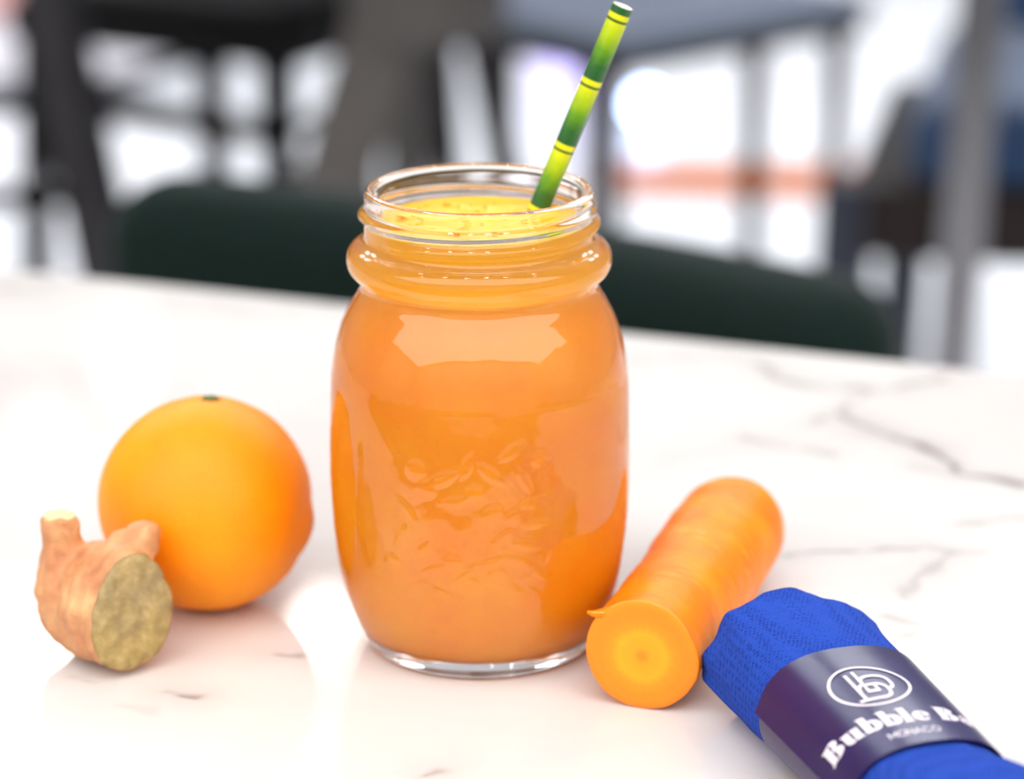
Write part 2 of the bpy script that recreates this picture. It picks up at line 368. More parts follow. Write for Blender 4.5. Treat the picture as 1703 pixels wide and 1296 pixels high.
for r in np.linspace(25.4, 1.2, 20):                                     # frothy top surface
    t4 = th[::4]; x, y = r*np.cos(t4), r*np.sin(t4)
    zz = JZ - .6 + np.array([0.9*noise.noise((a*.22, c*.22, 3.1)) + .5*noise.noise((a*.6, c*.6, 7.7)) for a, c in zip(x, y)])*min(1, (26.5-r)/4)
    rows.append(np.stack([x, y, zz], 1)*.001)
n4 = NS//4; v = np.concatenate(rows + [np.array([[0, 0, 5.1], [0, 0, JZ-.6]])*.001]); f = []; nr = len(rows)
for i in range(nr-1):
    for k in range(n4): k2 = (k+1) % n4; f.append((i*n4+k, i*n4+k2, (i+1)*n4+k2, (i+1)*n4+k))
for k in range(n4): k2 = (k+1) % n4; f.append((nr*n4, k2, k)); f.append((nr*n4+1, (nr-1)*n4+k, (nr-1)*n4+k2))
me = bpy.data.meshes.new('orange_juice'); me.from_pydata(v.tolist(), [], f); me.shade_smooth(); me.materials.append(M_juice)
juice = bpy.data.objects.new('orange_juice', me); COL.objects.link(juice); juice.location = (0, 0, TZ); juice.scale = (1.012, 1.012, 1.004)
tag(juice, 'cloudy orange juice with a frothy yellow top filling the glass jar', 'juice')
M_foam = plain('juice_froth', (0.97, 0.42, 0.01), 0.3, var=.1, scale=300, Subsurface_Weight=0.2)
fb = MB(); rnd = random.Random(3)
for k in range(80):
    a, q = rnd.uniform(0, 6.283), 25.5*math.sqrt(rnd.random()); rb = rnd.choice((.35, .45, .6, .8, 1.1)); x, y = q*math.cos(a), q*math.sin(a)
    pr = [(rb*.001*math.cos(t), rb*.0007*math.sin(t)) for t in (0, .4, .8, 1.2, 1.5)]
    fb.lathe(pr, 10, (x*.001, y*.001, (JZ-.55)*.001))
o = fb.build('bubbles', M_foam, juice, smooth=True); o['kind'] = 'stuff'

# ------------------------------------------------------------------ bamboo-print paper straw
top_p = ony(1036, 10, .0125); low = ony(899, 340, .0150)
dirv = Vector(top_p-low).normalized(); L_ = (top_p[2]-(TZ+.0250))/dirv.z
bot = Vector(top_p) - dirv*L_
m, nt, b = new_mat('bamboo_print_paper'); M_bam = m
tcn = N(nt, 'ShaderNodeTexCoord'); sx = N(nt, 'ShaderNodeSeparateXYZ'); nt.links.new(tcn.outputs['Object'], sx.inputs[0])
n1 = N(nt, 'ShaderNodeTexNoise'); n1.inputs['Scale'].default_value = 420; n1.inputs['Detail'].default_value = 5; nt.links.new(tcn.outputs['Object'], n1.inputs['Vector'])
zt = mathn(nt, 'SUBTRACT', L_-.0021, sx.outputs[2])                       # distance below the first joint
fr1 = mathn(nt, 'FRACT', mathn(nt, 'ADD', mathn(nt, 'DIVIDE', zt, .0196), 10.0))
jit = mathn(nt, 'MULTIPLY', mathn(nt, 'SUBTRACT', n1.outputs['Fac'], .5), .22)
gate = mathn(nt, 'MULTIPLY', mathn(nt, 'GREATER_THAN', fr1, .18), mathn(nt, 'LESS_THAN', fr1, .93))
fr2 = mathn(nt, 'ADD', fr1, mathn(nt, 'MULTIPLY', jit, gate))
rb = ramp(nt, [(0.0, (.72, .72, .002)), (.075, (.70, .71, .002)), (.085, (.03, .10, .01)), (.115, (.03, .10, .01)), (.125, (.62, .68, .002)), (.28, (.42, .58, .002)), (.55, (.11, .30, .004)), (.80, (.015, .115, .016)), (.97, (.012, .10, .018))])
e_ = rb.color_ramp.elements; nt.links.new(fr2, rb.inputs[0]); nt.links.new(rb.outputs[0], b.inputs['Base Color']); b.inputs['Roughness'].default_value = .38
M_paper = plain('white_paper', (.86, .85, .80), .7)
ro, ri = .00292, .00258; n = 40; sb = MB(); vs = []; fs = []
for r_, z_ in ((ro, 0), (ro, L_*.5), (ro, L_-.0001), (ro-.0001, L_), (ri+.0001, L_), (ri, L_-.0001), (ri, 0)):
    vs += [(r_*math.cos(2*math.pi*k/n), r_*math.sin(2*math.pi*k/n), z_) for k in range(n)]
for i in range(7):
    j = (i+1) % 7
    fs.append([(i*n+k, i*n+(k+1) % n, j*n+(k+1) % n, j*n+k) for k in range(n)])
sb.add(vs, fs[0]+fs[1]+fs[2], 0)
o0 = MB(); sb.f += [q for s_ in fs[3:] for q in s_]; sb.m += [1]*(4*n)
straw = sb.build('paper_straw', [M_bam, M_paper], smooth='auto')
straw.location = bot; straw.rotation_mode = 'QUATERNION'; straw.rotation_quaternion = dirv.to_track_quat('Z', 'Y')
tag(straw, 'green bamboo-print paper straw leaning in the juice jar', 'straw')

# ------------------------------------------------------------------ orange
OC, OR = np.array([-.0807, .0266]), .0314
orange = thing('orange_fruit', 'whole round orange with a small green stem end behind the ginger', 'orange', (OC[0], OC[1], TZ))
m, nt, b = new_mat('orange_peel'); M_peel = m
tcn = N(nt, 'ShaderNodeTexCoord'); n1 = N(nt, 'ShaderNodeTexNoise'); n1.inputs['Scale'].default_value = 28; n1.inputs['Detail'].default_value = 3; nt.links.new(tcn.outputs['Object'], n1.inputs['Vector'])
vo = N(nt, 'ShaderNodeTexVoronoi'); vo.inputs['Scale'].default_value = 900; nt.links.new(tcn.outputs['Object'], vo.inputs['Vector'])
ro_ = ramp(nt, [(.3, (.95, .255, .0)), (.7, (.98, .335, .0))]); nt.links.new(n1.outputs['Fac'], ro_.inputs[0]); nt.links.new(ro_.outputs[0], b.inputs['Base Color'])
bp = N(nt, 'ShaderNodeBump'); bp.inputs['Strength'].default_value = .25; bp.inputs['Distance'].default_value = .0004; nt.links.new(vo.outputs['Distance'], bp.inputs['Height']); nt.links.new(bp.outputs[0], b.inputs['Normal'])
b.inputs['Roughness'].default_value = .5; b.inputs['Specular IOR Level'].default_value = .3; b.inputs['Subsurface Weight'].default_value = .15; b.inputs['Subsurface Radius'].default_value = (.004, .002, .0004); b.inputs['Subsurface Scale'].default_value = 1.0
nu, nv = 96, 64; vs = []; fs = []
nav = Vector((.93, -.16, -.20)).normalized(); stem = Vector((.06, .10, 1)).normalized()
for j in range(nv+1):
    ph = math.pi*j/nv
    for i in range(nu):
        a = 2*math.pi*i/nu; d_ = Vector((math.sin(ph)*math.cos(a), math.sin(ph)*math.sin(a), math.cos(ph)))
        r_ = OR*(1 + .012*noise.noise(d_*1.4) + .006*noise.noise(d_*3.2))
        g1 = d_.angle(nav); r_ += OR*(.030*math.exp(-(g1/.22)**2) - .040*math.exp(-((g1-.30)/.10)**2)*.35)     # navel bump with a dent round it
        g2 = d_.angle(stem); r_ += OR*(-.035*math.exp(-(g2/.10)**2) + .006*math.exp(-((g2-.2)/.1)**2))
        r_ *= 1 + .03*max(0, d_.x)*max(0, -d_.z)
        vs.append(Vector((d_.x*r_, d_.y*r_, d_.z*r_ + OR)))
zmin = min(q.z for q in vs); vs = [q-Vector((0, 0, zmin)) for q in vs]
for j in range(nv):
    for i in range(nu): fs.append((j*nu+i, (j+1)*nu+i, (j+1)*nu+(i+1) % nu, j*nu+(i+1) % nu))
MB().add(vs, fs).build('peel', M_peel, orange, smooth=True)
cx_, cy_, cz_ = stem*OR*.985 + Vector((0, 0, OR-zmin))
cal = MB(); pts = []
for k in range(20):
    a = 2*math.pi*k/20; q = .0024*(1 + .28*math.cos(5*a)); pts.append((q*math.cos(a)*1.25+cx_, q*math.sin(a)+cy_, cz_-.0006))
cal.add(pts + [(p_[0]*.6+cx_*.4, p_[1]*.6+cy_*.4, cz_+.0009) for p_ in pts], [tuple(range(20, 40))] + [(k, (k+1) % 20, 20+(k+1) % 20, 20+k) for k in range(20)])
o = cal.build('stem_end', plain('dry_green_stem', (.10, .13, .03), .8, var=.5, scale=900), orange); o['label'] = 'dry green stem end'

# ------------------------------------------------------------------ ginger
m, nt, b = new_mat('ginger_skin'); M_gin = m
tcn = N(nt, 'ShaderNodeTexCoord'); n1 = N(nt, 'ShaderNodeTexNoise'); n1.inputs['Scale'].default_value = 90; n1.inputs['Detail'].default_value = 6; n2 = N(nt, 'ShaderNodeTexNoise'); n2.inputs['Scale'].default_value = 700; n2.inputs['Detail'].default_value = 4
for q in (n1, n2): nt.links.new(tcn.outputs['Object'], q.inputs['Vector'])
rg = ramp(nt, [(.28, (.40, .15, .06)), (.45, (.55, .235, .10)), (.62, (.64, .34, .15)), (.8, (.70, .45, .22))]); nt.links.new(n1.outputs['Fac'], rg.inputs[0])
r2 = ramp(nt, [(.33, (.45, .35, .28)), (.45, (1, 1, 1))]); nt.links.new(n2.outputs['Fac'], r2.inputs[0])
mu = N(nt, 'ShaderNodeMix', data_type='RGBA', blend_type='MULTIPLY'); mu.inputs[0].default_value = .25
nt.links.new(rg.outputs[0], mu.inputs[6]); nt.links.new(r2.outputs[0], mu.inputs[7]); nt.links.new(mu.outputs[2], b.inputs['Base Color'])
bp = N(nt, 'ShaderNodeBump'); bp.inputs['Strength'].default_value = .5; bp.inputs['Distance'].default_value = .0008; nt.links.new(n1.outputs['Fac'], bp.inputs['Height']); nt.links.new(bp.outputs[0], b.inputs['Normal']); b.inputs['Roughness'].default_value = .55
m, nt, b = new_mat('ginger_flesh'); M_flesh = m
tcn = N(nt, 'ShaderNodeTexCoord'); n1 = N(nt, 'ShaderNodeTexNoise'); n1.inputs['Scale'].default_value = 260; n1.inputs['Detail'].default_value = 7; n1.inputs['Roughness'].default_value = .7; nt.links.new(tcn.outputs['Object'], n1.inputs['Vector'])
n3 = N(nt, 'ShaderNodeTexNoise'); n3.inputs['Scale'].default_value = 60; nt.links.new(tcn.outputs['Object'], n3.inputs['Vector'])
rg = ramp(nt, [(.30, (.19, .125, .04)), (.47, (.34, .235, .075)), (.62, (.52, .38, .16)), (.75, (.70, .57, .32))]); nt.links.new(n1.outputs['Fac'], rg.inputs[0])
r3 = ramp(nt, [(.35, (.24, .19, .12)), (.65, (.38, .27, .08))]); nt.links.new(n3.outputs['Fac'], r3.inputs[0])
mu = N(nt, 'ShaderNodeMix', data_type='RGBA'); mu.inputs[0].default_value = .45; nt.links.new(rg.outputs[0], mu.inputs[6]); nt.links.new(r3.outputs[0], mu.inputs[7]); nt.links.new(mu.outputs[2], b.inputs['Base Color'])
bp = N(nt, 'ShaderNodeBump'); bp.inputs['Strength'].default_value = .7; bp.inputs['Distance'].default_value = .0008; nt.links.new(n1.outputs['Fac'], bp.inputs['Height']); nt.links.new(bp.outputs[0], b.inputs['Normal']); b.inputs['Roughness'].default_value = .5

GN = Vector((.60, -.79, .12)).normalized()                                 # outward normal of the big cut
gface = Vector(tab(221, 1028, .0165)); GB = Vector((gface.x-.010, gface.y+.010, TZ))
ginger = thing('ginger_root', 'knobbly piece of ginger root with a cut face in front of the orange', 'ginger', GB)
side = GN.cross(Vector((0, 0, 1))).normalized()*-1; upv = side.cross(GN)
if upv.z < 0: upv = -upv
if side.x < 0: side = -side
tilt = math.radians(16); A1 = upv*math.cos(tilt)+side*math.sin(tilt); A2 = side*math.cos(tilt)-upv*math.sin(tilt)   # long / short axis of the cut
g = MB(); n = 40; rings = []
for s_, ra, rb_, dz in ((.006, .0162, .0122, 0), (0, .0166, .0126, 0), (-.006, .0170, .0134, .0004), (-.012, .0170, .0142, .0006), (-.018, .0166, .0146, .0004), (-.024, .0154, .0140, 0), (-.029, .0125, .0116, -.0004), (-.0325, .0075, .0070, -.0004), (-.034, .001, .001, 0)):
    c = gface - GB + GN*s_ + Vector((0, 0, dz))
    rings.append([c + A1*math.cos(2*math.pi*k/n)*ra*(1+.05*math.cos(3*2*math.pi*k/n+.6)) + A2*math.sin(2*math.pi*k/n)*rb_ for k in range(n)])
v = [q for r_ in rings for q in r_]; f = [(i*n+k, i*n+(k+1) % n, (i+1)*n+(k+1) % n, (i+1)*n+k) for i in range(len(rings)-1) for k in range(n)] + [tuple(range(n)), tuple(range((len(rings)-1)*n, len(rings)*n))]
g.add(v, f)
def gp(px, py, dy): return Vector(ony(px, py, gface.y+dy)) - GB
g.tube([gp(155, 1060, .006), gp(122, 1040, .0125), gp(115, 1014, .0158), gp(111, 986, .0168), gp(108, 952, .017), gp(104, 918, .017), gp(101, 890, .017), gp(99, 866, .0172)], [.004, .0080, .0093, .0092, .0078, .0058, .0053, .0050], 20)
g.tube([gp(175, 965, .014), gp(186, 936, .0145), gp(206, 916, .0145), gp(230, 908, .0145), gp(252, 904, .0142), gp(264, 905, .0138)], [.0080, .0050, .0054, .0058, .0056, .0036], 20)
for q_, rs in ((gp(114, 1008, .0165), .0088), (gp(112, 1030, .0150), .0070)):
    g.lathe([(max(1e-5, rs*math.sin(a)), -rs*math.cos(a)) for a in np.linspace(0, math.pi, 14)], 24, q_)
go = g.build('tmp', M_gin)
md = go.modifiers.new('r', 'REMESH'); md.mode = 'VOXEL'; md.voxel_size = .00075
md = go.modifiers.new('s', 'SMOOTH'); md.factor = .5; md.iterations = 12
dg = bpy.context.evaluated_depsgraph_get(); gm = bpy.data.meshes.new_from_object(go.evaluated_get(dg)); bpy.data.objects.remove(go)
bm = bmesh.new(); bm.from_mesh(gm); bm.normal_update()
for v_ in bm.verts:
    c = v_.co; ridge = math.sin((c-(gface-GB)).dot(GN)*1100 + 2.5*noise.noise(c*90))
    v_.co += v_.normal*(.0009*noise.noise(c*150) + .0004*noise.noise(c*420) + .00022*ridge)
res = bmesh.ops.bisect_plane(bm, geom=bm.verts[:]+bm.edges[:]+bm.faces[:], plane_co=gface-GB, plane_no=GN, clear_outer=True)
cut = [e for e in res['geom_cut'] if isinstance(e, bmesh.types.BMEdge)]
loop = bmesh.ops.contextual_create(bm, geom=cut)['faces']
capv = [v_.co.copy() for fc in loop for v_ in fc.verts]
zl = min(v_.co.z for v_ in bm.verts)
if loop: bmesh.ops.delete(bm, geom=loop, context='FACES_ONLY')
for v_ in bm.verts: v_.co.z -= zl
bm.to_mesh(gm); bm.free(); gm.materials.clear(); gm.materials.append(M_gin); gm.shade_smooth()
o = bpy.data.objects.new('rhizome', gm); COL.objects.link(o); o.parent = ginger
cc = sum(capv, Vector())/max(1, len(capv)); nc = len(capv); v = []; f = []
for k, s_ in enumerate((1.0, .93, .8, .6, .4, .2)):
    for q in capv:
        P = cc + (q-cc)*s_; P += GN*(-.0003 if k == 0 else .0005*min(1, k/2) + .0007*noise.noise(P*260)); v.append(P-Vector((0, 0, zl)))
for k in range(5): f += [(k*nc+i, k*nc+(i+1) % nc, (k+1)*nc+(i+1) % nc, (k+1)*nc+i) for i in range(nc)]
f.append(tuple(range(5*nc, 6*nc)))
o = MB().add(v, f).build('cut_face', M_flesh, ginger, smooth=True); o['label'] = 'fibrous yellow cut face'
zo = Vector((0, 0, zl))
o = MB().tube([gp(99, 870, .0172)-zo, gp(99, 863.5, .0172)-zo, gp(99, 862, .0172)-zo], [.0045, .0043, .0036], 20).build('cut_tip', plain('pale_ginger_flesh', (.78, .58, .28), .5, var=.15, scale=400), ginger, smooth='auto'); o['label'] = 'pale trimmed tip'

# ------------------------------------------------------------------ carrot
CF, CB_ = np.array([.0440, -.0500]), np.array([.0739, .0406]); cl = float(np.linalg.norm(CB_-CF)); cang = math.atan2(*(CB_-CF)[::-1])
carrot = thing('carrot_piece', 'thick peeled carrot piece with a cut end beside the juice jar', 'carrot', (CF[0], CF[1], TZ), cang)
m, nt, b = new_mat('carrot_skin'); M_car = m
tcn = N(nt, 'ShaderNodeTexCoord'); mp = N(nt, 'ShaderNodeMapping'); mp.inputs['Scale'].default_value = (1000, 80, 80); nt.links.new(tcn.outputs['Object'], mp.inputs[0])
n1 = N(nt, 'ShaderNodeTexNoise'); n1.inputs['Scale'].default_value = 1; n1.inputs['Detail'].default_value = 4; nt.links.new(mp.outputs[0], n1.inputs['Vector'])
n2 = N(nt, 'ShaderNodeTexNoise'); n2.inputs['Scale'].default_value = 60; nt.links.new(tcn.outputs['Object'], n2.inputs['Vector'])
rc = ramp(nt, [(.25, (.86, .17, .001)), (.5, (.93, .225, .001)), (.75, (.97, .295, .001))]); nt.links.new(n2.outputs['Fac'], rc.inputs[0])
rl = ramp(nt, [(.63, (0, 0, 0)), (.68, (1, 1, 1))]); nt.links.new(n1.outputs['Fac'], rl.inputs[0])
mk = mathn(nt, 'MULTIPLY', rl.outputs[0], .55); mxx = N(nt, 'ShaderNodeMix', data_type='RGBA'); nt.links.new(mk, mxx.inputs[0]); nt.links.new(rc.outputs[0], mxx.inputs[6]); mxx.inputs[7].default_value = (.97, .48, .14, 1)
nt.links.new(mxx.outputs[2], b.inputs['Base Color'])
bp = N(nt, 'ShaderNodeBump'); bp.inputs['Strength'].default_value = .35; bp.inputs['Distance'].default_value = .0005; nt.links.new(n1.outputs['Fac'], bp.inputs['Height']); nt.links.new(bp.outputs[0], b.inputs['Normal'])
b.inputs['Roughness'].default_value = .42; b.inputs['Specular IOR Level'].default_value = .22; b.inputs['Subsurface Weight'].default_value = .15; b.inputs['Subsurface Radius'].default_value = (.004, .0015, .0003); b.inputs['Subsurface Scale'].default_value = 1.0
def crad(x):
    t = x/cl; r_ = .0153 + .0012*t + .0004*math.sin(9*t+1)
    e = x-(cl+.001)                                                        # rounded far end
    return r_*math.sqrt(max(0.0, 1-(max(0, e)/.0165)**2))
xs = list(np.linspace(0, cl, 70)) + list(cl + .001 + .0164*np.sin(np.linspace(.05, 1.0, 14)*math.pi/2)); n = 72; v = []; f = []
for x in xs:
    r0 = crad(x); zc = (.0157 + .0012*min(1, x/cl))
    for k in range(n):
        a = 2*math.pi*k/n; q = Vector((x, math.cos(a), math.sin(a)))
        dr = .00045*noise.noise(Vector((x*330, q.y*1.2, q.z*1.2))) + .0006*noise.noise(Vector((x*60, q.y, q.z))) - .00055*max(0, math.sin(x*420+3*noise.noise(Vector((x*50, q.y*2, q.z*2)))))**10*max(0, noise.noise(Vector((x*90, q.y*1.6, q.z*1.6+4)))+.2)
        dr *= min(1, r0/.012); rr_ = r0+dr; v.append((x, rr_*q.y, max(.00002, zc + rr_*q.z)))
for i in range(len(xs)-1): f += [(i*n+k, i*n+(k+1) % n, (i+1)*n+(k+1) % n, (i+1)*n+k) for k in range(n)]
f.append(tuple(range((len(xs)-1)*n, len(xs)*n)))
edge = [Vector(q) for q in v[:n]]
MB().add(v, f).build('root', M_car, carrot, smooth=True)
m, nt, b = new_mat('carrot_cut'); M_cut = m
tcn = N(nt, 'ShaderNodeTexCoord'); sx = N(nt, 'ShaderNodeSeparateXYZ'); nt.links.new(tcn.outputs['Object'], sx.inputs[0])
yy = mathn(nt, 'MULTIPLY', sx.outputs[1], 1); zz = mathn(nt, 'SUBTRACT', sx.outputs[2], .0153)
rad = mathn(nt, 'SQRT', mathn(nt, 'ADD', mathn(nt, 'MULTIPLY', yy, yy), mathn(nt, 'MULTIPLY', zz, zz)))
an = mathn(nt, 'ARCTAN2', zz, yy); cmb = N(nt, 'ShaderNodeCombineXYZ'); nt.links.new(mathn(nt, 'MULTIPLY', an, 9), cmb.inputs[0]); nt.links.new(mathn(nt, 'MULTIPLY', rad, 160), cmb.inputs[1])
n1 = N(nt, 'ShaderNodeTexNoise'); n1.inputs['Scale'].default_value = 1; n1.inputs['Detail'].default_value = 4; nt.links.new(cmb.outputs[0], n1.inputs['Vector'])
q = mathn(nt, 'ADD', mathn(nt, 'DIVIDE', rad, .0155), mathn(nt, 'MULTIPLY', mathn(nt, 'SUBTRACT', n1.outputs['Fac'], .5), .16))
rc = ramp(nt, [(.0, (.80, .22, .002)), (.07, (.84, .25, .002)), (.16, (.95, .32, .002)), (.33, (.95, .33, .002)), (.42, (.96, .35, .002)), (.56, (.93, .265, .001)), (.75, (.90, .23, .001)), (1.0, (.92, .24, .001))]); nt.links.new(q, rc.inputs[0]); nt.links.new(rc.outputs[0], b.inputs['Base Color'])
bp = N(nt, 'ShaderNodeBump'); bp.inputs['Strength'].default_value = .3; bp.inputs['Distance'].default_value = .0004; nt.links.new(n1.outputs['Fac'], bp.inputs['Height']); nt.links.new(bp.outputs[0], b.inputs['Normal']); b.inputs['Roughness'].default_value = .4
v = []; f = []; c = Vector((0, 0, .0157))
for k, s_ in enumerate((1.0, .97, .85, .65, .45, .25, .1)):
    for q in edge:
        P = c+(q-c)*s_; P.x = -.0 if k == 0 else -.0004 + .00025*noise.noise(P*300); v.append(P)
for k in range(6): f += [(k*n+i, k*n+(i+1) % n, (k+1)*n+(i+1) % n, (k+1)*n+i) for i in range(n)]
f.append(tuple(range(6*n, 7*n)))
o = MB().add(v, f).build('cut_end', M_cut, carrot, smooth=True); o['label'] = 'cut end with a paler core'
a = math.radians(40)
s0 = Vector((.0006, math.cos(a)*.0152, .0153+math.sin(a)*.0152))
sl = MB().tube([s0+Vector((.0006, -.004, .0026)), s0+Vector((.0, .0002, .0006)), s0+Vector((-.0006, .0022, .0006)), s0+Vector((-.001, .0038, .0011))], [.0010, .0014, .0009, .0004], 10)
sl.build('peel_sliver', M_car, carrot, smooth=True)

# ------------------------------------------------------------------ rolled napkin with printed paper band
nrz = -1.2724      # local +x runs along the roll, towards the table's near edge
NO = Vector((.0834, -.0492, TZ))
napkin = thing('rolled_napkin', 'rolled bright blue cloth napkin in a navy paper band', 'napkin', NO, nrz)
NA, NB_ = .0227, .0159                                                     # half width, half height
def sect(t, a=NA, b_=NB_, e=2.4):
    c_, s_ = math.cos(t), math.sin(t)
    return (a*math.copysign(abs(c_)**(2/e), c_), b_ + b_*math.copysign(abs(s_)**(2/e), s_))
m, nt, b = new_mat('blue_pique_cotton'); M_nap = m
tcn = N(nt, 'ShaderNodeTexCoord'); 
mp = N(nt, 'ShaderNodeMapping'); mp.inputs['Rotation'].default_value = (0, 0, .5); mp.inputs['Scale'].default_value = (900, 900, 500); nt.links.new(tcn.outputs['Object'], mp.inputs[0])
vo = N(nt, 'ShaderNodeTexVoronoi'); vo.inputs['Scale'].default_value = 1; vo.inputs['Randomness'].default_value = .35; nt.links.new(mp.outputs[0], vo.inputs['Vector'])
rn = ramp(nt, [(.1, (.004, .022, .20)), (.5, (.016, .062, .40))]); nt.links.new(vo.outputs['Distance'], rn.inputs[0]); nt.links.new(rn.outputs[0], b.inputs['Base Color'])
bp = N(nt, 'ShaderNodeBump'); bp.inputs['Strength'].default_value = .6; bp.inputs['Distance'].default_value = .0005; nt.links.new(vo.outputs['Distance'], bp.inputs['Height']); nt.links.new(bp.outputs[0], b.inputs['Normal'])
b.inputs['Roughness'].default_value = .95; b.inputs['Specular IOR Level'].default_value = .15
NL = .125; n = 120; v = []; f = []; xs = np.linspace(0, NL, 90)
BX0, BX1 = .0345, .0885                                                    # band along the roll
def waist(x):                                                              # the band pulls the roll in
    if x < .085: return 1-.145*x/.09
    return .863+.16*(1-math.exp(-((x-.085)/.02)**2))
def fold(x, t):
    q = Vector((x*25, math.cos(t)*1.6, math.sin(t)*1.6)); fl = .0012*noise.noise(q) + .0005*noise.noise(q*2.7)
    edge_ = 1 + .9*math.exp(-x/.012); pin = math.exp(-((x-(BX0+BX1)/2)/.030)**4)
    return fl*edge_*(1-pin) + .0006*(1-pin)
def endx(t): return .0035*math.sin(t*1.0+2.2)+.0022*math.sin(3*t+.5)+.0012*math.sin(7*t)    # ragged folded end
for i, x in enumerate(xs):
    for k in range(n):
        t = 2*math.pi*k/n; y, z = sect(t); d_ = fold(x, t); cz = z-NB_; L = math.hypot(y, cz)
        ex = endx(t)*math.exp(-x/.02)
        w_ = waist(x); v.append((x+ex, y*(1+d_/L)*w_, max(.0002, NB_+cz*(1+d_/L))*w_))
for i in range(len(xs)-1): f += [(i*n+k, i*n+(k+1) % n, (i+1)*n+(k+1) % n, (i+1)*n+k) for k in range(n)]
last = 0
for s_, dx in ((.94, -.0008), (.86, .002), (.80, .012)):                     # rolled layers turn in at the open end
    o0 = len(v)
    for k in range(n):
        x, y, z = v[k]; v.append((x+dx, y*s_, NB_+(z-NB_)*s_))
    f += [(last+(k+1) % n, last+k, o0+k, o0+(k+1) % n) for k in range(n)]; last = o0
f.append(tuple(range(last, last+n)))
o0 = len(v)-0; f.append(tuple(range((len(xs)-1)*n+n-1, (len(xs)-1)*n-1, -1)))
MB().add(v, f).build('cloth', M_nap, napkin, smooth=True)
sp_ = MB(); pts = []
for k in range(140):                                                       # inner turns of the roll
    t = k*.16; q = .78-.62*k/140; y, z = sect(t); pts.append((y*q, NB_+(z-NB_)*q))
sv = [(x_, y, z) for y, z in pts for x_ in (.002, .016)]; sp_.add(sv, [(2*k, 2*k+2, 2*k+3, 2*k+1) for k in range(139)])
sp_.build('inner_turns', M_nap, napkin, smooth=True)
# arc-length map of the band's cross-section, u = 0 on top, +u towards local -y ... sign set so that u grows towards the picture's right
T = np.linspace(0, 2*math.pi, 1441); Y = []; Z = []
for t in T: y, z = sect(t, NA+.0009, NB_+.0007); Y.append(y); Z.append(z-.0004)
Y, Z = np.array(Y), np.array(Z); seg_ = np.hypot(np.diff(Y), np.diff(Z)); A_ = np.concatenate([[0], np.cumsum(seg_)]); A_top = np.interp(math.pi/2, T, A_); PER = A_[-1]
def bandpt(x, u, off=0.0):
    a = (A_top - u) % PER if False else (A_top + u) % PER
    y, z = np.interp(a, A_, Y), np.interp(a, A_, Z); y2, z2 = np.interp((a+.0003) % PER, A_, Y), np.interp((a+.0003) % PER, A_, Z)
    tx, tz = y2-y, z2-z; l = math.hypot(tx, tz) or 1; w_ = waist(x); return (x, (y+tz/l*off)*w_, max(.0001, (z-tx/l*off)*w_))
m, nt, b = new_mat('navy_coated_paper'); M_band = m
tcn = N(nt, 'ShaderNodeTexCoord'); n1 = N(nt, 'ShaderNodeTexNoise'); n1.inputs['Scale'].default_value = 40; nt.links.new(tcn.outputs['Object'], n1.inputs['Vector'])
rn = ramp(nt, [(.3, (.010, .006, .065)), (.7, (.014, .008, .085))]); nt.links.new(n1.outputs['Fac'], rn.inputs[0]); nt.links.new(rn.outputs[0], b.inputs['Base Color']); b.inputs['Roughness'].default_value = .27; b.inputs['Specular IOR Level'].default_value = .4
def wrap(name, u0, u1, off0, th_, mat, parent, x0, x1, lift=0.0):
    nu_ = max(6, int((u1-u0)/.0004)); us = np.linspace(u0, u1, nu_+1); v = []; f = []
    for u in us:
        off = off0 + lift*max(0, (u-(u1-.005))/.005)**2
        v += [bandpt(x0, u, off), bandpt(x1, u, off), bandpt(x1, u, off+th_), bandpt(x0, u, off+th_)]
    for i in range(nu_):
        for q in range(4): f.append((4*i+q, 4*i+(q+1) % 4, 4*i+4+(q+1) % 4, 4*i+4+q))
    f += [(3, 2, 1, 0), (4*nu_, 4*nu_+1, 4*nu_+2, 4*nu_+3)]
    return MB().add(v, f).build(name, mat, parent, smooth='auto')
band = wrap('paper_band', 0, PER*.9999, 0.0, .00018, M_band, napkin, BX0, BX1); band['label'] = 'navy printed paper band'
wrap('overlap_flap', -.034, .0318, .00035, .00018, M_band, band, BX0+.0002, BX1-.0002, lift=.0011)
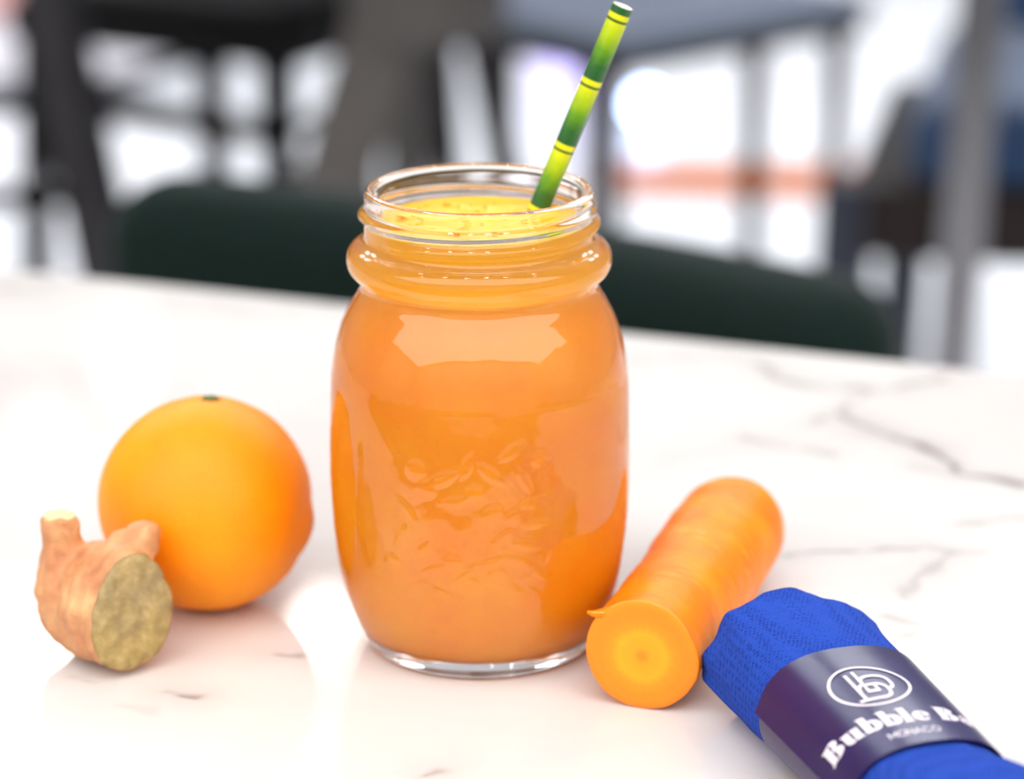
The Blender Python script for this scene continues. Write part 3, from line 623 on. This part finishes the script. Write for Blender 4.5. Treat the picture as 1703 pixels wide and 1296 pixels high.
# --- printing: 2-D shapes in (u right, v up) millimetres, laid on the band
class Ink:
    def __init__(s): s.q = []
    def poly(s, p): s.q.append([tuple(a) for a in p]); return s
    def rect(s, x0, y0, x1, y1):
        k = max(1, int(abs(x1-x0)/.8))
        for i in range(k): a, b_ = x0+(x1-x0)*i/k, x0+(x1-x0)*(i+1)/k; s.poly([(a, y0), (b_, y0), (b_, y1), (a, y1)])
        return s
    def arc(s, cx, cy, Rx, Ry, rx, ry, a0, a1, ox=0, oy=0, n=20):
        for i in range(n):
            a, b_ = [math.radians(a0+(a1-a0)*k/n) for k in (i, i+1)]
            s.poly([(cx+Rx*math.cos(a), cy+Ry*math.sin(a)), (cx+Rx*math.cos(b_), cy+Ry*math.sin(b_)), (cx+ox+rx*math.cos(b_), cy+oy+ry*math.sin(b_)), (cx+ox+rx*math.cos(a), cy+oy+ry*math.sin(a))])
        return s
    def line(s, pts, w):
        for i in range(len(pts)-1):
            (x0, y0), (x1, y1) = pts[i], pts[i+1]; l = math.hypot(x1-x0, y1-y0)
            if l < 1e-6: continue
            k = max(1, int(l/.8)); nx_, ny_ = -(y1-y0)/l*w/2, (x1-x0)/l*w/2; ex, ey = (x1-x0)/l*w*.35, (y1-y0)/l*w*.35
            x0, y0, x1, y1 = x0-ex, y0-ey, x1+ex, y1+ey
            for j in range(k):
                a, b_ = j/k, (j+1)/k; ax, ay, bx, by = x0+(x1-x0)*a, y0+(y1-y0)*a, x0+(x1-x0)*b_, y0+(y1-y0)*b_
                s.poly([(ax+nx_, ay+ny_), (bx+nx_, by+ny_), (bx-nx_, by-ny_), (ax-nx_, ay-ny_)])
        return s
    def put(s, o, dx, dy, k=1.0, kx=None):
        kx = kx or k
        for p in o.q: s.poly([(x*kx+dx, y*k+dy) for x, y in p])
        return s
    def build(s, name, mat, parent, u0, x0, off=.0009):
        v = []; f = []
        for p in s.q:
            o0 = len(v)
            for x, y in p: v.append(bandpt(x0 - y*.001, U_SIGN*(u0 + x*.001), off))
            f.append(tuple(range(o0, o0+len(p))))
        return MB().add(v, f).build(name, mat, parent)
U_SIGN = -1
def bez(p0, p1, p2, n=8): return [((1-t)**2*p0[0]+2*t*(1-t)*p1[0]+t*t*p2[0], (1-t)**2*p0[1]+2*t*(1-t)*p1[1]+t*t*p2[1]) for t in [i/n for i in range(n+1)]]
# heavy old-style serif letters, cap height 1
def gB():
    k = Ink().rect(0, 0, .52, .07).rect(0, .93, .52, 1).rect(.08, .03, .40, .97).rect(.30, .485, .52, .555)
    k.arc(.46, .765, .34, .235, .04, .165, -90, 90).arc(.47, .28, .42, .28, .06, .21, -90, 90); return k, .93
def gu():
    k = Ink().rect(0, .62, .36, .69).rect(.06, .20, .36, .66).arc(.31, .22, .25, .24, .02, .10, 180, 300, ox=.07, oy=.04)
    k.rect(.48, .0, .77, .69).rect(.42, .62, .55, .69).rect(.70, 0, .86, .07); return k, .88
def gb():
    k = Ink().rect(-.02, .98, .30, 1.05).rect(.04, .0, .33, 1.02).arc(.43, .34, .37, .36, .05, .27, -135, 135); return k, .82
def gl(): return Ink().rect(-.02, .98, .30, 1.05).rect(.04, .02, .34, 1.02).rect(-.03, 0, .41, .07), .43
def ge(): return Ink().arc(.36, .34, .36, .36, .06, .28, 40, 325, ox=.04).arc(.36, .34, .36, .36, .12, .28, 0, 40, ox=.04).rect(.15, .33, .70, .40), .76
def ga(): return Ink().arc(.26, .21, .26, .21, .05, .14, 40, 320).arc(.30, .44, .27, .25, .05, .18, 0, 160).rect(.33, .0, .57, .46).rect(.5, 0, .70, .06), .76
def gr(): return Ink().rect(0, .62, .3, .68).rect(.07, .03, .30, .66).rect(0, 0, .42, .06).arc(.46, .55, .16, .14, 0, 0, 0, 360), .64
word = Ink(); x = 0
for g_ in (gB, gu, gb, gb, gl, ge, None, gB, ga, gr):
    if g_ is None: x += .30; continue
    ink, adv = g_(); word.put(ink, x, 0); x += adv + .025
WLEN = x
thin = Ink(); x = 0; w_ = .13
def sans(ch):
    if ch == 'M': return [[(0,0),(0,1),(.45,.25),(.9,1),(.9,0)]], .9
    if ch == 'N': return [[(0,0),(0,1),(.72,0),(.72,1)]], .72
    if ch == 'A': return [[(0,0),(.42,1),(.84,0)],[(.16,.32),(.68,.32)]], .84
    cir = [(.45+.45*math.cos(a), .5+.5*math.sin(a)) for a in [math.radians(q) for q in (range(0, 361, 20) if ch == 'O' else range(45, 316, 18))]]
    return [cir], .9
for ch in 'MONACO':
    ls, adv = sans(ch)
    for l in ls: thin.line([(px+x, py) for px, py in l], w_)
    x += adv + .22
TLEN = x - .22
M_ink = plain('white_print', (.80, .74, .82), .5, var=.03)
CAPH = 6.9
L1 = Ink().put(word, 0, 0, CAPH).build('lettering', M_ink, band, -.0268, .0778); L1['label'] = 'white serif lettering on the band'
L2 = Ink().put(thin, 0, 0, 2.4).build('lettering', M_ink, band, -.0098, .0836); L2['label'] = 'small white capital lettering on the band'
em = Ink(); pts = []
for k in range(73):
    a = 2*math.pi*k/72; pts.append((10.9*math.cos(a), 10.0*math.sin(a)*(1-.12*math.cos(a))))
em.line(pts, .8); rim_ = em; em = Ink()
bw = .72                                                                    # two linked letter b shapes
em.line([(-2.9, 4.8), (-2.9, -3.9)], bw); em.line([(-4.2, -3.9), (0.8, -3.9)] , bw)
em.line([(0.8, -3.9)]+bez((0.8, -3.9), (3.4, -3.9), (3.4, -1.5))+bez((3.4, -1.5), (3.4, .8), (1.2, .8)), bw); em.line([(1.2, .8), (-1.0, .8), (-1.0, -1.4), (1.2, -1.4), (1.2, .6)], bw)
em.line([(-1.0, 5.4), (-1.0, -.0)], bw) ; em.line(bez((-2.9, -1.8), (-2.6, 1.0), (-.9, 1.0)), bw)
em.line(bez((-1.0, 1.6), (-1.0, 3.6), (1.6, 3.6))+bez((1.6, 3.6), (5.0, 3.6), (5.0, .9))+bez((5.0, .9), (5.0, -1.2), (3.4, -1.2)), bw)
rim_.put(em, -.5, -.9, 1.55, 1.3); em = rim_
EM = em.build('emblem', M_ink, band, -.0025, .0570); EM['label'] = 'white oval emblem of two linked letters'

# ------------------------------------------------------------------ green velvet chair at the far side of the table
cl_, cr_ = dep(186, 330, 1.69), dep(1474, 520, 1.42)
ca = math.atan2(cr_[1]-cl_[1], cr_[0]-cl_[0]); cw = float(np.hypot(*(cr_-cl_)[:2])); cm = (cl_+cr_)/2
chair = thing('velvet_chair', 'dark green velvet chair drawn up to the far side of the marble table', 'chair', (cm[0], cm[1], 0), ca)
CT = .677
def rbox(mb, cx, cy, cz, sx, sy, sz, r_, bend=0.0, n=10):
    """rounded, slightly bent cushion"""
    bm = bmesh.new(); bmesh.ops.create_cube(bm, size=1)
    for v_ in bm.verts: v_.co = Vector((v_.co.x*sx, v_.co.y*sy, v_.co.z*sz))
    bmesh.ops.bevel(bm, geom=bm.edges[:], offset=r_, segments=6, affect='EDGES', profile=.5, clamp_overlap=True)
    if bend:
        bmesh.ops.bisect_plane(bm, geom=bm.verts[:]+bm.edges[:]+bm.faces[:], plane_co=(0, 0, 0), plane_no=(1, 0, 0))
        for q in range(1, 8):
            for s_ in (-1, 1): bmesh.ops.bisect_plane(bm, geom=bm.verts[:]+bm.edges[:]+bm.faces[:], plane_co=(s_*sx*q/16, 0, 0), plane_no=(1, 0, 0))
        for v_ in bm.verts: v_.co.y -= bend*(2*v_.co.x/sx)**2
    bm.verts.ensure_lookup_table()
    mb.add([(v_.co.x+cx, v_.co.y+cy, v_.co.z+cz) for v_ in bm.verts], [[v_.index for v_ in f_.verts] for f_ in bm.faces]); bm.free(); return mb
rbox(MB(), 0, .04, (CT+.40)/2, cw, .085, CT-.40, .04, bend=.03).build('backrest', M_green, chair, smooth='auto')
rbox(MB(), 0, -.19, .43, cw-.04, .40, .10, .035).build('seat', M_green, chair, smooth='auto')
for sx_ in (-1, 1):
    for y_ in (-.34, -.01): MB().tube([(sx_*(cw/2-.06), y_, .40), (sx_*(cw/2-.04), y_+(.03 if y_ > -.1 else -.02), 0)], [.018, .011], 14).build('leg', M_black, chair, smooth='auto')

# ------------------------------------------------------------------ furniture further back
# black bar stool: its near leg and foot rail show left of the green chair
st = dep(90, 200, 2.62); SX, SY = -.640, st[1]+.16
stool = thing('bar_stool', 'tall charcoal metal bar stool beside the green velvet chair', 'stool', (SX, SY, 0), math.radians(8))
MB().lathe([(.0, .765), (.225, .765), (.25, .775), (.257, .79), (.245, .805), (.0, .812)], 40).build('seat', M_black, stool, smooth='auto')
for ax, ay in ((1, -1), (1, 1), (-1, 1), (-1, -1)):
    MB().tube([(ax*.165, ay*.165, .77), (ax*.285, ay*.285, 0)], [.021, .021], 4, flat=1.0).build('leg', M_char, stool)
q = .216
for a_, b_ in (((-q,-q),(q,-q)), ((q,-q),(q,q)), ((q,q),(-q,q)), ((-q,q),(-q,-q))):
    MB().tube([(*a_, .445), (*b_, .445)], .011, 12).build('foot_rail', M_black, stool, smooth='auto')

# black wooden chair standing behind the stool
cpos = dep(385, 60, 3.2)
bc = thing('wooden_chair', 'black wooden dining chair between the bar stool and grey tripod table', 'chair', (cpos[0], cpos[1]+.1, 0), math.radians(-30))
MB().box((-.20,-.19,.475),(.20,.20,.52)).build('seat', M_black, bc, bevel=.008)
MB().box((-.19,-.185,.51),(.19,.19,.545)).build('seat_pad', M_black, bc, bevel=.015)
for sx_ in (-1, 1):
    MB().tube([(sx_*.17, -.17, .48), (sx_*.185, -.185, 0)], [.022, .018], 12).build('leg', M_black, bc, smooth='auto')
    MB().tube([(sx_*.17, .18, .95), (sx_*.17, .17, .48), (sx_*.185, .20, 0)], [.015, .022, .018], 12).build('leg', M_black, bc, smooth='auto')
    MB().tube([(sx_*.173, -.172, .40), (sx_*.173, .172, .40)], .009, 10).build('stretcher', M_black, bc, smooth='auto')
for z_ in (.62, .74, .88): MB().box((-.17,.165,z_),(.17,.185,z_+.05)).build('back_slat', M_black, bc, bevel=.006)
MB().tube([(-.173, -.172, .40), (.173, -.172, .40)], .016, 10).build('stretcher', M_brown, bc, smooth='auto')

# grey tripod table
gpz = dep(712, 100, 2.95)
gt = thing('tripod_table', 'grey wooden tripod table standing behind the juice jar', 'table', (gpz[0], gpz[1], 0))
MB().lathe([(.0, .735), (.29, .735), (.30, .742), (.30, .758), (.29, .765), (.0, .765)], 48).build('top', M_grey, gt, smooth='auto')
MB().lathe([(.0, .53), (.075, .53), (.085, .545), (.088, .60), (.095, .735), (.0, .735)], 32).build('hub', M_grey, gt, smooth='auto')
def board(p, q, w, t, name, par, mat):
    p, q = Vector(p), Vector(q); d_ = (q-p).normalized(); s_ = Vector((1, 0, 0)); nrm = d_.cross(s_).normalized(); s_ = nrm.cross(d_)
    v = [P + s_*a*w/2 + nrm*b_*t/2 for P in (p, q) for a, b_ in ((-1,-1),(1,-1),(1,1),(-1,1))]
    return MB().add(v, [(0,1,2,3),(7,6,5,4),(0,4,5,1),(1,5,6,2),(2,6,7,3),(3,7,4,0)]).build(name, mat, par, bevel=.004)
board((-.035, -.03, .58), (-.22, -.10, 0), .078, .03, 'leg', gt, M_grey)
board((.045, -.01, .58), (.16, -.06, 0), .036, .03, 'leg', gt, M_char)
board((-.01, .04, .58), (-.06, .26, 0), .05, .03, 'leg', gt, M_grey)

# dark slatted bar counter at the back
BY = flo(851, 78)[1]
bar = thing('bar_counter', 'long black bar counter faced with upright slats', 'counter', (-1.35, BY, 0))
MB().box((-1.45,.03,.0),(1.30,.60,1.06)).build('body', M_black, bar, bevel=.004)
MB().box((-1.50,-.04,1.06),(1.35,.66,1.10)).build('counter_top', M_char, bar, bevel=.006)
MB().box((-1.44,.005,.0),(1.29,.03,.06)).build('plinth', M_black, bar)
x_ = -1.42; k = 0; s0_ = None
while x_ < 1.25:
    mm = (M_black, M_char, M_black)[k % 3]
    MB().box((x_, 0, .06), (x_+.075, .03, 1.06)).build('slat', mm, bar, bevel=.004, seg=1); x_ += .10; k += 1

# low bench with a pink cushion, far left
lb = flo(40, 205)
bench = thing('low_bench', 'low white bench with a pale pink cushion behind the bar stool', 'bench', (lb[0]-.42, lb[1]+.35, 0), math.radians(10))
MB().box((-.6,-.3,.05),(.6,.3,.165)).build('seat', M_whitef, bench, bevel=.02)
rbox(MB(), 0, 0, .205, 1.18, .58, .075, .03).build('cushion', M_pink, bench, smooth='auto')
for sx_ in (-.5, .5):
    for sy_ in (-.22, .22): MB().box((sx_-.025, sy_-.025, 0), (sx_+.025, sy_+.025, .055)).build('foot', M_black, bench)

# coloured globe lights on the floor
def globe(px, py, lab, col, s, r_=.028):
    P = flo(px, py); P = P + (P-CAM)*(-.0)
    t = thing('globe_light', lab, 'light', (P[0], P[1], 0), group='small glowing globe lights on the floor')
    MB().lathe([(.0, 0), (r_*.8, 0), (r_*.8, .012), (r_*.55, .02), (0, .02)], 20).build('base', M_frame, t, smooth='auto')
    pr = [(r_*math.sin(a), .018+r_-r_*math.cos(a)) for a in np.linspace(.3, math.pi, 12)]
    MB().lathe(pr, 20).build('globe', emit('glow_'+lab.split()[1], col, s), t, smooth=True)
for px in (917, 950, 985): globe(px, 42, 'small violet globe light on the floor by the bar counter', (.38, .25, 1.0), 32)
globe(1074, 215, 'small pale-blue globe light under the lacquered coffee table', (.45, .62, 1.0), 9)

# low lacquered coffee table
tA, tB = dep(1025, 64, 3.25), dep(1455, 14, 3.55)
ta = math.atan2(tB[1]-tA[1], tB[0]-tA[0]); tw = float(np.hypot(*(tB-tA)[:2]))
ct = thing('coffee_table', 'low blue-grey lacquered coffee table on dark legs', 'table', (tA[0], tA[1], 0), ta)
MB().box((0, 0, .45), (tw, .55, .472)).build('top', M_glasstop, ct, bevel=.004)
MB().box((.01, .008, .425), (tw-.01, .54, .45)).build('apron', M_brown, ct)
for x_ in (.03, tw*.60, tw-.03):
    for y_ in (.035, .50): MB().tube([(x_, y_, .43), (x_, y_, 0)], [.016, .012], 12).build('leg', M_brown, ct, smooth='auto')

# orange wooden strip let into the floor
wA, wB = flo(1000, 300), flo(1600, 312)
wa = math.atan2(wB[1]-wA[1], wB[0]-wA[0]); wl = float(np.hypot(*(wB-wA)[:2]))
o = MB().box((0, -.10, 0), (wl+.6, .10, .012)).build('trim_1', M_oakedge, bevel=.003); o.location = (wA[0], wA[1], 0); o.rotation_euler = (0, 0, wa); tag(o, 'orange-brown wooden threshold strip across the pale floor', kind='structure')

# navy armchair on the right
nA = dep(1415, 190, 2.55)
ac = thing('armchair', 'navy upholstered armchair on dark legs behind the bistro table', 'chair', (nA[0], nA[1], 0), math.radians(-12))
MB().box((.0,-.02,.40),(.56,.50,.47)).build('seat_base', M_brown, ac, bevel=.01)
rbox(MB(), .30, .24, .50, .50, .48, .09, .035).build('seat_cushion', M_navy, ac, smooth='auto')
rbox(MB(), .32, .47, .62, .48, .11, .38, .05).build('backrest', M_navy, ac, smooth='auto')
rbox(MB(), .585, .24, .53, .07, .50, .20, .03).build('armrest', M_navy, ac, smooth='auto')
for x_, y_ in ((.0, .0), (.54, .0), (.03, .46), (.54, .46)): MB().tube([(x_, y_, .47), (x_+(-.012 if x_ < .1 else .012), y_, 0)], [.027, .022], 14).build('leg', M_navyp, ac, smooth='auto')

# round bistro table whose grey post stands before the armchair
bp_ = dep(1602, 250, 2.3)
bt = thing('bistro_table', 'round bistro table with a grey steel post before the navy armchair', 'table', (bp_[0], bp_[1], 0))
MB().lathe([(.0, .745), (.29, .745), (.30, .75), (.30, .765), (.29, .77), (.0, .77)], 48).build('top', M_steel, bt, smooth='auto')
MB().tube([(.012, 0, .745), (-.012, 0, .012)], .019, 18).build('post', M_steel, bt, smooth='auto')
MB().lathe([(.0, 0), (.21, 0), (.21, .008), (.19, .014), (.03, .02), (0, .02)], 40).build('base', M_steel, bt, smooth='auto')
